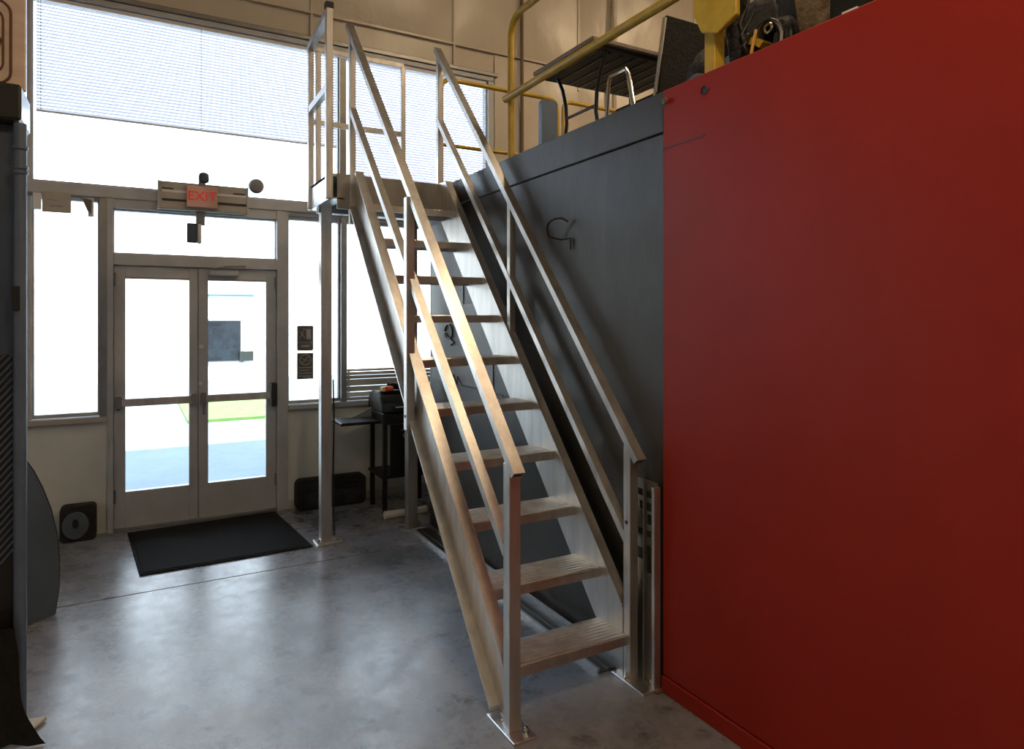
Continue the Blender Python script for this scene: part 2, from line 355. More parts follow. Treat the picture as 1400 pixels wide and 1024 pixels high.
# ------------------------------------------------------------------ mezzanine: grey side, red side, deck
XW = 2.05
mz = sroot('wall_mezzanine', (XW, 3.6, 0))
ys = [2.27, 2.715, 3.93, 4.94]
for a, b in zip(ys, ys[1:]): box('steel_panel', XW, XW+.05, a+.0004, b-.0004, .0, 2.470, 'darkwall', mz)
for a, b in ((2.27, 4.94),): box('top_band', XW-.004, XW+.05, a, b, 2.478, 2.66, 'darkwall', mz, .004)
box('backing_panel', XW+.045, XW+.12, 2.2, 4.94, 0, 2.64, 'black', mz); box('end_panel', XW, 8.5, 4.94, 4.99, 0, 2.66, 'darkwall', mz, .003)
md = sroot('mezzanine_floor', (5, 1, 2.55)); box('deck', XW+.12, 8.5, -5, 4.94, 2.50, 2.64, 'darkwall', md)
rp = thing('red_wall', 'large glossy red painted sheet wall with a short seam near its corner', 'wall', (2.03, .2, 0))
box('sheet', 2.034, 2.10, -3.5, 2.262, .075, 2.655, 'red', rp, .004)
box('skirting', 2.026, 2.10, -3.5, 2.262, .0, .072, 'red', rp, .003)
box('seam', 2.032, 2.036, 2.01, 2.262, 2.396, 2.403, 'redd', rp)
def screw(y, z):
    s = lathe('screw', [(.004, -.022), (.014, -.020), (.016, -.012), (.009, -.008), (.006, 0)], 2.034, y, 'brown', rp, 10, 'x', z)
screw(2.232, 2.600)
g = lathe('bolt_hole', [(.018, -.001), (.018, 0)], 2.034, 2.01, 'black', rp, 9, 'x', 2.585)
tube('chipped_rim', [(2.032, 2.01+.02*math.cos(a), 2.585+.016*math.sin(a)) for a in [k*.7 for k in range(9)]], .0025, 'redd', rp, 5, True)
box('return_panel', 2.10, 8.5, -3.5, -3.45, 0, 2.64, 'darkwall', mz)
boxes('pale_wall_area', [(XW-.006, XW-.0005, 3.9, 4.935, 1.172, 1.75), (XW-.006, XW-.0005, 4.36, 4.935, 1.75, 2.38)], 'patch', mz)  # lighter grey area laid over the dark wall behind the treads
# floor track
trk = sroot('trim_3', (1.94, 3.7, 0))
box('track_plate', 1.875, 2.03, 2.52, 4.92, 0, .006, 'darkwall', trk); box('track_web', 1.925, 1.932, 2.52, 4.92, .006, .014, 'aludull', trk); box('track_edge', 1.868, 1.882, 2.52, 4.92, 0, .022, 'alu2', trk); box('track_edge', 2.012, 2.02, 2.52, 4.92, 0, .03, 'alu2', trk)

# ------------------------------------------------------------------ the staircase
st = thing('metal_staircase', 'steep bare aluminium staircase with open treads up to the mezzanine', 'staircase', (1.65, 3.4, 0))
XL, XR = 1.31, 1.975
top = lambda y: 1.14*(y-2.40)+.30
bot = lambda y: 1.14*(y-2.654)+.211
yb0 = 2.654-.211/1.14+.01
def stringer(xw0, xw1, xf0, xf1, Y0, xb0):
    Y1 = 4.60
    yt = 2.40+(2.64-.30)/1.14
    s = prism('stringer', [(Y0, .012), (yb0, .012), (Y1, bot(Y1)), (Y1, 2.64), (yt, 2.64), (Y0, top(Y0))], 'x', xw0, xw1, 'alu', st)
    th = .016
    prism('flange', [(Y0, top(Y0)), (yt, 2.64), (yt, 2.64-th), (Y0, top(Y0)-th)], 'x', xf0, xf1, 'alu', s)
    prism('flange', [(yb0, .012), (Y1, bot(Y1)), (Y1, bot(Y1)+th), (yb0, .012+th)], 'x', xb0, xf1, 'alu', s)
stringer(1.330, 1.338, 1.285, 1.345, 2.362, 1.285); stringer(1.950, 1.958, 1.944, 1.995, 2.436, 1.954)
def tread_bm():
    pts = [(0, 0), (0, .040)]; n = 8; D = .225
    for k in range(n):
        a = .008+(D-.016)*k/n; b = .008+(D-.016)*(k+1)/n
        pts += [(a, .040), (a+.004, .045), (b-.010, .045), (b-.006, .040)]
    pts += [(D, .040), (D, 0), (D-.006, 0), (D-.006, .034), (.006, .034), (.006, 0)]
    return pts
tp = tread_bm(); tmesh = None
for i in range(10):
    yf = 2.405+.2075*i; zt = .204+.2435*i
    if tmesh is None:
        o = prism('tread', [(yf+a, zt-.042+b) for a, b in tp], 'x', 1.338, 1.950, 'alu'); o.parent = st; o.location = WP[o.name]-wpos(st); tmesh = o
    else:
        o = tmesh.copy(); COL.objects.link(o); o.parent = st; o.location = tmesh.location+Vector((0, .2075*i, .2435*i))
def post(x, y, z0, z1, w_=.05, nm='post', m='alu', parent=st): return box(nm, x-w_/2, x+w_/2, y-w_/2, y+w_/2, z0, z1, m, parent, .0025)
hl = lambda y: 1.06+(y-2.31)*(3.69-1.06)/(4.66-2.31)
hr = lambda y: 1.035+(y-2.37)*(3.655-1.035)/(4.66-2.37)
rtube('handrail', (XL, 2.285, hl(2.285)), (XL, 4.67, hl(4.67)), .052, .034, .004, 'alu', st)
rtube('handrail', (XR, 2.345, hr(2.345)), (XR, 4.67, hr(4.67)), .052, .034, .004, 'alu', st)
rtube('mid_rail', (XL, 2.36, .705), (XL, 4.60, 3.10), .044, .036, .003, 'alu', st)
rtube('mid_rail', (XR, 2.40, .61), (XR, 4.64, 3.14), .044, .036, .003, 'alu', st)
post(XL, 2.335, .012, hl(2.335)-.015, .052); post(XR, 2.41, .012, hr(2.41)-.012, .048)
post(1.292, 3.44, 1.045, hl(3.44)-.02, .046); post(XR, 3.53, 1.30, hr(3.53)-.02, .038)
post(XL, 4.60, 2.30, hl(4.60)-.02, .042); post(XR, 4.62, 2.60, hr(4.62)-.02, .042)
def plate(x0, x1, y0, y1, bolts):
    p = box('base_plate', x0, x1, y0, y1, 0, .012, 'alu2', st, .002)
    for bx, by in bolts:
        lathe('anchor_bolt', [(.014, .012), (.014, .022), (.008, .023), (.008, .042), (.004, .044)], bx, by, 'chrome', p, 8)
plate(1.268, 1.375, 2.245, 2.475, [(1.34, 2.275), (1.30, 2.40)])
plate(1.925, 2.015, 2.265, 2.490, [(2.003, 2.30), (1.945, 2.40)])
# landing
LX0, LY0, LY1, LZ = 1.15, 4.58, 5.17, 2.64
ld = box('landing_deck', LX0, XW, LY0+.012, LY1, LZ-.02, LZ, 'alu', st)
box('front_beam', LX0+.05, XW-.005, LY0-.0, LY0+.012, LZ-.24, LZ, 'aludull', ld); box('front_ledge', 1.345, 1.94, LY0-.03, LY0, LZ-.255, LZ-.235, 'aludull', ld)
box('side_plate', LX0, LX0+.012, LY0, LY1, LZ-.165, LZ, 'alu2', ld); box('bottom_flange', LX0, LX0+.10, LY0, LY1, LZ-.175, LZ-.165, 'alu2', ld)
box('rear_beam', LX0, 2.0, LY1-.012, LY1, LZ-.17, LZ, 'aludull', ld)
box('cross_beam', LX0+.012, XW-.01, 4.94, 5.02, LZ-.22, LZ-.02, 'aludull', ld)
for lx in (1.217, 1.885): post(lx, 4.975, .012, LZ-.17, .078, 'landing_leg')
plate(1.145, 1.33, 4.90, 5.05, [(1.30, 4.93), (1.30, 5.02), (1.165, 4.93)]); plate(1.80, 1.97, 4.91, 5.04, [(1.82, 4.94), (1.95, 4.94)])
post(LX0+.0, 4.60, LZ-.175, 3.76, .046); post(LX0+.0, 5.15, LZ-.175, 3.70, .04)
box('end_cap', LX0-.026, LX0+.026, 4.574, 4.626, 3.76, 3.80, 'black', st)
rtube('handrail', (LX0, 4.62, 3.745), (LX0, 5.17, 3.685), .046, .05, .004, 'alu', st); rtube('mid_rail', (LX0, 4.62, 3.225), (LX0, 5.15, 3.215), .04, .05, .003, 'alu', st)
post(1.205, 5.15, LZ, 3.66, .04)
post(1.87, 5.12, LZ-.0, 3.66, .036)
box('handrail', LX0, 1.885, 5.13, 5.165, 3.66, 3.70, 'alu', st, .003); box('mid_rail', LX0+.02, 1.87, 5.135, 5.16, 3.11, 3.15, 'alu', st, .003)
for (x, y, z) in ((XL-.03, 4.60, 2.42), (XL-.03, 4.60, 2.55), (1.268, 3.44, 1.12), (XR-.026, 2.41, .72)):
    lathe('bolt_head', [(.009, -.006), (.009, 0)], x+.004, y, 'black', st, 6, 'x', z)
tag(tube('hanging_cable', [(1.263, 4.93, 1.2), (1.268, 4.925, .9), (1.262, 4.93, .5), (1.27, 4.925, .06)], .006, 'black'), 'thin black cable hanging down the left landing leg', 'cable')

# reflective upright beside the stair foot
up = thing('leaning_channel', 'short aluminium channel with dark patched film beside the red wall', 'channel', (2.02, 2.35, 0))
box('channel_web', 2.022, 2.030, 2.285, 2.43, 0, .915, 'aludull', up); box('channel_lip', 1.995, 2.030, 2.272, 2.290, 0, .90, 'alu', up)
box('channel_lip', 2.005, 2.030, 2.352, 2.362, 0, .905, 'aludull', up)
for z0, z1, a, b in ((.84, .87, 2.30, 2.42), (.78, .815, 2.30, 2.40), (.72, .765, 2.295, 2.345), (.66, .69, 2.30, 2.41), (.50, .62, 2.295, 2.35), (.55, .60, 2.37, 2.42)):
    box('film_patch', 2.0195, 2.0225, a, b, z0, z1, 'filmdark', up)
box('foot_plate', 1.99, 2.032, 2.25, 2.285, 0, .010, 'brown', up)

# ------------------------------------------------------------------ yellow guard rails on the mezzanine
YR = 2.13
GP = [(2.145, 3.212), (1.883, 3.089), (1.883, 2.856), (1.983, 2.817), (2.072, 2.85), (2.115, 2.932)]
g1 = thing('guard_rail', 'yellow tubular guard rail along the mezzanine edge beside the table', 'railing', (YR, 3.81, 2.64))
tube('top_rail', [(YR, 3.81, 2.66), (YR, 3.81, 3.45)]+arc((YR, 3.81, 3.46), (YR, 3.81, 3.60), (YR, 3.66, 3.60))+[(YR, 1.2, 3.60)], .022, 'yellow', g1, 12)
tube('mid_rail', [(YR-.03, 3.83, 3.075), (YR-.03, 1.2, 3.09)], .024, 'yellow', g1, 12)
tube('foot_flange', [(YR, 3.81, 2.64), (YR, 3.81, 2.665)], .045, 'yellow', g1, 12)
box('post', YR-.03, YR+.03, 2.02, 2.08, 2.64, 2.93, 'yellow', g1, .004)
prism('gusset_plate', GP, 'x', 2.075, 2.10, 'yellow', g1, .004)
g2 = thing('guard_rail', 'yellow tubular guard rail across the far end of the mezzanine', 'railing', (2.8, 4.88, 2.64))
tube('top_rail', [(2.10, 4.88, 2.66), (2.10, 4.88, 3.44)]+arc((2.10, 4.88, 3.45), (2.10, 4.88, 3.54), (2.2, 4.88, 3.54))+[(3.08, 4.88, 3.54)]+arc((3.10, 4.88, 3.54), (3.19, 4.88, 3.54), (3.19, 4.88, 3.44))+[(3.19, 4.88, 2.66)], .018, 'yellow', g2, 10)
tube('mid_rail', [(2.10, 4.88, 3.02), (3.19, 4.88, 3.02)], .016, 'yellow', g2, 10)
g3 = thing('guard_rail', 'second length of yellow guard rail behind the table legs', 'railing', (4.0, 4.88, 2.64))
tube('top_rail', [(3.25, 4.88, 2.66), (3.25, 4.88, 3.44)]+arc((3.25, 4.88, 3.45), (3.25, 4.88, 3.54), (3.34, 4.88, 3.54))+[(5.6, 4.88, 3.54), (5.7, 4.88, 3.44), (5.7, 4.88, 2.66)], .018, 'yellow', g3, 10)
tube('mid_rail', [(3.25, 4.88, 3.02), (5.7, 4.88, 3.02)], .016, 'yellow', g3, 10)
bp = prism('blue_grey_panel', rrect(2.98, 3.14, 2.64, 3.50, .03), 'y', 4.80, 4.85, 'navyl'); tag(bp, 'narrow blue grey upright panel at the far mezzanine rail', 'panel')
M['navyl2'] = None

# ------------------------------------------------------------------ folding table and chair on the mezzanine
tb = thing('folding_table', 'folding table with dark underside and curved black legs on mezzanine', 'table', (2.95, 3.75, 2.64))
box('tabletop', 2.47, 3.36, 3.38, 4.10, 3.375, 3.405, 'table', tb, .006)
und = box('underside_panel', 2.50, 3.33, 3.41, 4.07, 3.350, 3.375, 'black', tb)
for k in range(8): box('rib', 2.54+k*.1, 2.555+k*.1, 3.43, 4.05, 3.343, 3.350, 'filmdark', und)
for y in (3.44, 4.0):
    for x in (2.62,):
        s = 1 if y < 3.7 else -1
        tube('leg', [(x, y, 3.35), (x, y+.06*s, 3.25), (x, y+.10*s, 3.12), (x, y+.11*s, 3.00), (x, y+.08*s, 2.86), (x, y+.02*s, 2.64)], .013, 'black', tb, 8)
    tube('leg', [(3.28, y, 3.35), (3.27, y, 3.05), (3.30, y, 2.64)], .013, 'black', tb, 8)
tube('cross_bar', [(2.62, 3.54, 3.04), (2.62, 3.90, 3.04)], .010, 'black', tb, 8)
tube('cross_bar', arc((2.62, 3.43, 2.72), (2.66, 3.70, 3.12), (2.62, 3.99, 2.72), 8), .009, 'black', tb, 8)
cap = lathe('pale_bowl', [(.10, 3.405), (.10, 3.43), (.085, 3.47), (.05, 3.495), (.01, 3.50)], 2.66, 3.62, 'paperw', None, 20)
tag(cap, 'pale upturned bowl standing on the folding table', 'bowl')
ch = thing('stacking_chair', 'black backed stacking chair with bare metal frame on mezzanine edge', 'chair', (3.03, 3.3, 2.64))
cx0, cx1, cy = 2.84, 3.22, 3.22
for x in (cx0, cx1):
    tube('side_frame', [(x, cy-.08, 3.50), (x, cy-.03, 3.25), (x, cy+.0, 3.08)]+arc((x, cy+.0, 3.07), (x, cy+.02, 2.99), (x, cy+.1, 3.00))+[(x, cy+.40, 3.02)], .013, 'chrome', ch, 8)
    tube('leg', [(x, cy+.02, 3.02), (x, cy-.06, 2.64)], .012, 'chrome', ch, 8); tube('leg', [(x, cy+.38, 3.02), (x, cy+.42, 2.64)], .012, 'chrome', ch, 8)
bm = bmesh.new()
addprism(bm, [(cy-.085, 3.52), (cy-.065, 3.52), (cy+.01, 3.04), (cy-.01, 3.04)], 'x', cx0+.012, cx1+.03); link('backrest', bm, 'blackmatt', ch, bevel=.006)
box('seat', cx0-.0, cx1, cy+.0, cy+.42, 3.03, 3.07, 'blackmatt', ch, .012)
sl = thing('step_stool', 'bare tubular metal stool frame beside the folding table', 'stool', (2.45, 3.05, 2.64))
for x in (2.40,):
    tube('hoop', [(x, 3.16, 2.655), (x, 3.13, 3.02), (x, 3.11, 3.05), (x, 2.97, 3.05), (x, 2.95, 3.02), (x, 2.87, 2.655)], .012, 'chrome', sl, 8)
tube('brace', [(2.40, 3.14, 2.80), (2.62, 3.10, 2.88), (2.80, 3.08, 2.90)], .009, 'chrome', sl, 8); tube('rear_leg', [(2.80, 3.08, 2.90), (2.80, 3.06, 2.645)], .010, 'chrome', sl, 8)

# ------------------------------------------------------------------ heap of gear behind the red wall
def blob(name, c, s, m, seed, amp=.12, parent=None):
    bm = bmesh.new(); bmesh.ops.create_icosphere(bm, subdivisions=3, radius=1); r = random.Random(seed); ph = [r.uniform(0, 6) for _ in range(6)]
    for v in bm.verts:
        p = v.co.copy(); k = 1+amp*(math.sin(4*p.x+ph[0])*math.sin(3*p.y+ph[1])+.6*math.sin(7*p.z+ph[2]+2*p.x)+.35*math.sin(13*p.x+9*p.y+ph[3]))
        z = max(p.z*k, -.72)
        v.co = Vector((c[0]+p.x*k*s[0], c[1]+p.y*k*s[1], c[2]+z*s[2]))
    return link(name, bm, m, parent, smooth=True)
mc = thing('engine_machine', 'small yellow and black wheeled engine machine on the mezzanine edge', 'machine', (2.36, 2.1, 2.64))
wh = tube('wheel', [(2.30, 2.11+.085*math.cos(a), 2.755+.085*math.sin(a)) for a in [k*math.pi/10 for k in range(20)]], .032, 'blackmatt', mc, 10, True)
lathe('wheel_hub', [(.055, -.02), (.06, 0), (.03, .02)], 2.30, 2.11, 'grey', wh, 14, 'x', 2.755)
prism('fender', [(2.24+.0, 2.83)]+[(2.11+.15*math.cos(a), 2.755+.15*math.sin(a)) for a in [R(20+k*15) for k in range(8)]][0:1]+[(2.11+.15*math.cos(R(20+k*15)), 2.755+.15*math.sin(R(20+k*15))) for k in range(1, 8)]+[(2.11+.128*math.cos(R(125-k*15)), 2.755+.128*math.sin(R(125-k*15))) for k in range(8)], 'x', 2.25, 2.36, 'yellow', mc) if False else None
bm = bmesh.new()
def arcband(bm, y, z, r0, r1, a0, a1, x0, x1, n=8):
    P = [(y+r1*math.cos(R(a0+(a1-a0)*k/n)), z+r1*math.sin(R(a0+(a1-a0)*k/n))) for k in range(n+1)]
    Q = [(y+r0*math.cos(R(a1-(a1-a0)*k/n)), z+r0*math.sin(R(a1-(a1-a0)*k/n))) for k in range(n+1)]
    addprism(bm, P+Q, 'x', x0, x1)
arcband(bm, 2.11, 2.755, .128, .152, 40, 130, 2.25, 2.36); link('fender', bm, 'yellow', mc)
bm = bmesh.new(); arcband(bm, 1.99, 2.70, .10, .128, 70, 140, 2.24, 2.36); link('fender', bm, 'yellow', mc)
blob('engine', (2.46, 2.12, 2.88), (.10, .12, .20), 'darkcanvas', 3, .15, mc)
tube('hose', [(2.22, 2.02, 3.22), (2.23, 2.01, 3.05), (2.22, 2.02, 2.90), (2.25, 2.02, 2.76), (2.35, 2.02, 2.68)], .045, 'darkcanvas', mc, 12)
for k in range(5): tube('cable', [(2.22+.02*k, 2.00-.01*k, 3.1-.05*k), (2.20, 2.0-.01*k, 2.98-.05*k), (2.24, 1.99-.01*k, 2.80-.02*k), (2.3, 1.98, 2.67)], .008, 'black', mc, 6)
tg = blob('canvas_bag', (2.50, 1.79, 2.88), (.12, .13, .32), 'canvas', 11, .18); tag(tg, 'rumpled brown canvas bag on the mezzanine above the red wall', 'bag')
tg = blob('duffel_bag', (2.92, 2.02, 3.02), (.16, .34, .50), 'darkcanvas', 17, .12); tag(tg, 'large upright dark duffel behind the yellow machine and brown bag', 'bag')
hc = thing('hose_coil', 'coil of dark ribbed hose beside brown bag above the red wall', 'hose', (2.30, 1.93, 2.64))
for k in range(4):
    tube('hose_loop', [(2.27+.028*k+.008*math.sin(3*a+k), 1.885+(.058+.004*k)*math.cos(a), 2.765+.10*math.sin(a)+.01*k) for a in [j*math.pi/9 for j in range(18)]], .015, 'darkcanvas' if k % 2 else 'black', hc, 8, True)
tube('orange_strap', [(2.236, 1.95, 2.66), (2.228, 1.94, 2.76), (2.232, 1.92, 2.84)], .007, 'amber', hc, 6)
tube('silver_coupling', [(2.245, 1.87+.018*math.cos(a), 2.83+.018*math.sin(a)) for a in [j*math.pi/6 for j in range(12)]], .006, 'chrome', hc, 6, True)
rr_ = tube('canvas_roll', [(2.23, 1.66, 2.69), (2.235, 1.80, 2.695)], .045, 'canvas', None, 14); tag(rr_, 'small brown canvas roll lying before the rumpled canvas bag', 'roll')
kc = thing('hard_case', 'dark hard case at the right end of the gear heap', 'case', (2.42, 1.42, 2.64))
box('case_body', 2.28, 2.62, 1.36, 1.63, 2.64, 2.98, 'filmdark', kc, .02, 2); box('latch', 2.268, 2.28, 1.50, 1.56, 2.76, 2.775, 'white', kc)
tube('handle', [(2.28, 1.40, 2.90), (2.25, 1.40, 2.88), (2.25, 1.50, 2.88), (2.28, 1.50, 2.90)], .008, 'grey', kc, 6)
tg = blob('equipment_bag', (2.50, 2.44, 2.80), (.13, .12, .19), 'darkcanvas', 8, .1); tag(tg, 'dark bundled bag between the chair and yellow rail post', 'bag')
tg = lathe('small_wheel', [(.02, -.03), (.055, -.03), (.075, -.015), (.075, .015), (.055, .03), (.02, .03)], 2.28, 2.30, 'grey', None, 18, 'x', 2.90)
tg.location.z -= .19
tag(tg, 'small grey wheel left of the thick yellow post', 'wheel')
tg = thing('clamp_lamp', 'small black clip lamp hanging from the upper yellow rail', 'lamp', (YR, 2.32, 3.2))
lathe('shade', [(.012, 3.20), (.03, 3.17), (.032, 3.13), (.02, 3.115)], YR, 2.30, 'black', tg, 12); tube('stem', [(YR, 2.30, 3.2), (YR, 2.30, 3.576)], .005, 'black', tg, 6)

# ------------------------------------------------------------------ wall conduits
pc = tube('wall_conduit', [(3.451, YW-.08, 2.70), (3.451, YW-.08, 6.5)], .018, 'brown', None, 8); tag(pc, 'thin brown vertical conduit on the tan insulated wall', 'pipe')
pc = tube('wall_conduit', [(4.62, YW-.10, 3.0), (4.62, YW-.10, 6.5)], .028, 'insul', None, 8); tag(pc, 'pale vertical pipe on tan wall behind the folding table', 'pipe')

# ------------------------------------------------------------------ fixtures over the door
y = YW-.04
fx = thing('light_fixture', 'long tan slotted light fixture mounted behind the exit sign', 'light fixture', (.48, YW-.1, 2.5))
box('housing', .155, .81, YW-.09, YW-.036, 2.51, 2.73, 'tan', fx, .006)
for z0, a, b in ((2.645, .18, .80), (2.575, .18, .80)): box('slot', a, b, YW-.094, YW-.088, z0, z0+.018, 'white' if z0 > 2.6 else 'black', fx)
box('slot', .18, .26, YW-.095, YW-.088, 2.668, 2.678, 'black', fx); box('slot', .70, .79, YW-.095, YW-.088, 2.668, 2.678, 'black', fx)
box('end_plate', .150, .160, YW-.095, YW-.034, 2.505, 2.735, 'frame', fx); box('end_plate', .805, .818, YW-.095, YW-.034, 2.505, 2.735, 'frame', fx)
ex = thing('exit_sign', 'small pale exit sign with red letters in front of the fixture', 'sign', (.465, YW-.12, 2.53))
box('sign_body', .352, .578, YW-.13, YW-.096, 2.535, 2.705, 'pink', ex, .004)
text('EXIT', .104, .465, YW-.133, 2.622, 'exitred', ex)
box('canopy_bracket', .44, .49, YW-.12, YW-.096, 2.705, 2.74, 'grey', ex)
eh = thing('emergency_light', 'dark emergency lamp head standing above the exit sign', 'lamp', (.48, YW-.11, 2.735))
lathe('lamp_head', [(.02, 2.735), (.038, 2.745), (.04, 2.78), (.034, 2.81), (.015, 2.82)], .478, YW-.11, 'navy', eh, 14)
cmh = thing('motion_sensor', 'small dark and white sensor box hanging below the exit sign', 'sensor', (.42, YW-.06, 2.25))
box('drop_bracket', .425, .49, YW-.06, YW-.035, 2.40, 2.53, 'grey', cmh); box('sensor_face', .357, .432, YW-.10, YW-.045, 2.255, 2.41, 'navy', cmh, .006); box('sensor_body', .432, .462, YW-.09, YW-.03, 2.25, 2.405, 'white', cmh, .006)
bl = lathe('alarm_bell', [(.02, -.05), (.05, -.045), (.062, -.02), (.062, 0)], .885, YW-.04, 'grey', None, 18, 'y', 2.76); tag(bl, 'small round grey bell on the upper glass right of exit sign', 'bell')
nb = thing('notice_board', 'small grey notice plate at the top of the left window', 'sign', (-.51, YW-.05, 2.42))
box('plate', -.598, -.420, YW-.05, YW-.035, 2.432, 2.585, 'tan', nb, .003); box('printed_line', -.57, -.50, YW-.052, YW-.05, 2.52, 2.524, 'grey', nb); box('printed_line', -.55, -.47, YW-.052, YW-.05, 2.475, 2.482, 'grey', nb)
wb = box('junction_box', -.655, -.603, YW-.05, YW-.0, 2.45, 2.57, 'white', None, .004); tag(wb, 'little white box left of the grey notice plate', 'box')
ds = thing('door_sensor', 'small dark wedge sensor on white base beside door frame', 'sensor', (-.32, YW-.05, 2.42))
box('base', -.315, -.278, YW-.03, YW-.0, 2.42, 2.56, 'white', ds, .003); prism('sensor_wedge', [(-.365, 2.548), (-.29, 2.545), (-.293, 2.44), (-.318, 2.46), (-.345, 2.53)], 'y', YW-.055, YW-.03, 'signgrey', ds)
# two signs on the side window
s1 = thing('exit_route_sign', 'grey sign with running figure and doorway on side window', 'sign', (1.31, YW-.0, 1.36))
prism('sign_plate', rrect(1.238, 1.378, 1.362, 1.585, .012), 'y', YW+.045, YW+.055, 'signgrey', s1)
yy = YW+.040
box('door_symbol', 1.315, 1.355, yy, yy+.006, 1.465, 1.555, 'signpale', s1)
tube('running_figure', [(1.255, yy, 1.47), (1.275, yy, 1.50), (1.29, yy, 1.535)], .005, 'signpale', s1, 6); tube('running_figure', [(1.305, yy, 1.47), (1.285, yy, 1.50), (1.262, yy, 1.53)], .005, 'signpale', s1, 6)
lathe('figure_head', [(.008, 0), (.008, .004)], 1.297, yy, 'signpale', s1, 8, 'y', 1.552)
box('printed_line', 1.25, 1.366, yy+.003, yy+.006, 1.432, 1.436, 'signpale', s1); box('printed_line', 1.27, 1.345, yy+.003, yy+.006, 1.395, 1.412, 'signpale', s1)
s2 = thing('no_smoking_sign', 'dark no smoking sign with crossed circle on side window', 'sign', (1.31, YW, 1.1))
box('sign_plate', 1.238, 1.378, YW+.045, YW+.055, 1.112, 1.343, 'signgrey', s2)
tube('ring_symbol', [(1.308+.046*math.cos(a), yy, 1.283+.046*math.sin(a)) for a in [k*math.pi/10 for k in range(20)]], .005, 'signpale', s2, 6, True)
tube('slash_symbol', [(1.277, yy, 1.252), (1.339, yy, 1.314)], .005, 'signpale', s2, 6); tube('cigarette_symbol', [(1.280, yy, 1.292), (1.337, yy, 1.272)], .004, 'signpale', s2, 6)
for z, a, b in ((1.215, 1.25, 1.365), (1.19, 1.26, 1.34), (1.165, 1.25, 1.36), (1.14, 1.25, 1.365), (1.125, 1.29, 1.36)): box('printed_line', a, b, yy+.003, yy+.006, z-.006, z+.004, 'signpale', s2)
rc = thing('red_tag', 'tiny red tag on a cord hung in the side window', 'tag', (1.5, YW, 1.2)); box('tag_body', 1.478, 1.535, YW+.03, YW+.04, 1.235, 1.255, 'orange', rc, .002); tube('cord', [(1.535, YW+.035, 1.245), (1.50, YW+.035, 1.16), (1.49, YW+.035, 1.10)], .002, 'black', rc, 5)
sp = thing('slatted_vent', 'pale horizontal louvred slats inside the lower right window', 'vent', (2.1, YW, .92))
for z0, z1, mm in ((1.165, 1.188, 'white'), (1.132, 1.160, 'paperw'), (1.098, 1.128, 'tan'), (1.035, 1.094, 'paperw'), (.983, 1.029, 'paperw'), (.935, .977, 'white')):
    box('slat', 1.665, 2.6, YW+.005, YW+.028, z0, z1, mm, sp, .003)
box('support_rail', 1.68, 1.70, YW+.028, YW+.034, .93, 1.19, 'grey', sp); box('support_rail', 2.56, 2.58, YW+.028, YW+.034, .93, 1.19, 'grey', sp)

# ------------------------------------------------------------------ barbecue and things behind the stairs
gr = thing('barbecue_grill', 'black lidded barbecue grill cart with side shelf behind the stairs', 'grill', (2.05, 5.6, 0))
gx0, gx1, gy0, gy1 = 1.80, 2.30, 5.42, 5.82
prism('lid', [(gy0, .85), (gy0+.01, .92), (gy0+.07, .99), (gy0+.15, 1.02), (gy1-.08, 1.02), (gy1, .95), (gy1, .85)], 'x', gx0+.0, gx1, 'black', gr, .012)
tube('lid_handle', [(gx0+.1, gy0-.0, .90), (gx0+.1, gy0-.035, .90), (gx1-.1, gy0-.035, .90), (gx1-.1, gy0, .90)], .009, 'chrome', gr, 8)
box('firebox', gx0+.01, gx1-.01, gy0+.01, gy1-.01, .75, .85, 'black', gr, .01)
sh = box('side_shelf', 1.46, gx0, gy0+.03, gy1-.05, .765, .79, 'black', gr, .006)
prism('shelf_bracket', [(1.62, .79), (1.70, .82), (gx0, .87), (gx0, .79)], 'y', gy1-.10, gy1-.07, 'grey', gr)
fp = box('cart_door', gx0+.07, gx1-.02, gy0-.0, gy0+.02, .32, .75, 'black', gr, .004)
for a, b in (((.03, .70), (.08, .70)), ((.08, .70), (.05, .655)), ((.05, .655), (.08, .62)), ((.13, .70), (.10, .66)), ((.10, .66), (.14, .62))):
    tube('door_mark', [(gx0+.13+a[0], gy0-.004, a[1]), (gx0+.13+b[0], gy0-.004, b[1])], .003, 'signpale', fp, 5)
for lx, ly in ((gx0+.03, gy0+.03), (gx1-.03, gy0+.03), (gx0+.03, gy1-.03), (gx1-.03, gy1-.03)): box('leg', lx-.018, lx+.018, ly-.018, ly+.018, 0, .75, 'black', gr, .003)
box('lower_shelf', gx0, gx1, gy0, gy1, .30, .325, 'black', gr, .003)
pk = thing('snack_packet', 'small orange and amber packet lying on the grill lid', 'packet', (1.9, 5.56, 1.02)); box('pouch', 1.845, 1.94, 5.52, 5.60, 1.021, 1.065, 'orange', pk, .012); box('print_band', 1.835, 1.865, 5.518, 5.602, 1.021, 1.06, 'amber', pk, .006)
gl = blob('work_gloves', (2.0, 5.60, 1.055), (.10, .06, .035), 'blackmatt', 21, .2); tag(gl, 'crumpled black glove lying on the grill lid', 'glove')
rl = thing('paper_roll', 'pale rolled tube lying on the floor before the grill', 'tube', (1.93, 5.30, 0))
lathe('roll', [(.018, -.17), (.032, -.17), (.032, .2), (.018, .2)], 1.95, 5.31, 'paperw', rl, 16, 'x', .033)
bx = thing('padded_case', 'low black padded case standing under the side window', 'case', (1.5, 5.9, 0))
prism('case_body', rrect(1.195, 1.80, 0, .262, .05), 'y', 5.87, 5.985, 'blackmatt', bx, .008); prism('front_pocket', rrect(1.26, 1.73, .03, .15, .02), 'y', 5.852, 5.87, 'darkcanvas', bx); tube('carry_handle', [(1.62, 5.865, .20), (1.63, 5.84, .22), (1.72, 5.84, .22), (1.73, 5.865, .20)], .007, 'black', bx, 6)
bi = thing('storage_bin', 'black bin with round grey lid against low wall left of doors', 'bin', (-.37, 5.93, 0))
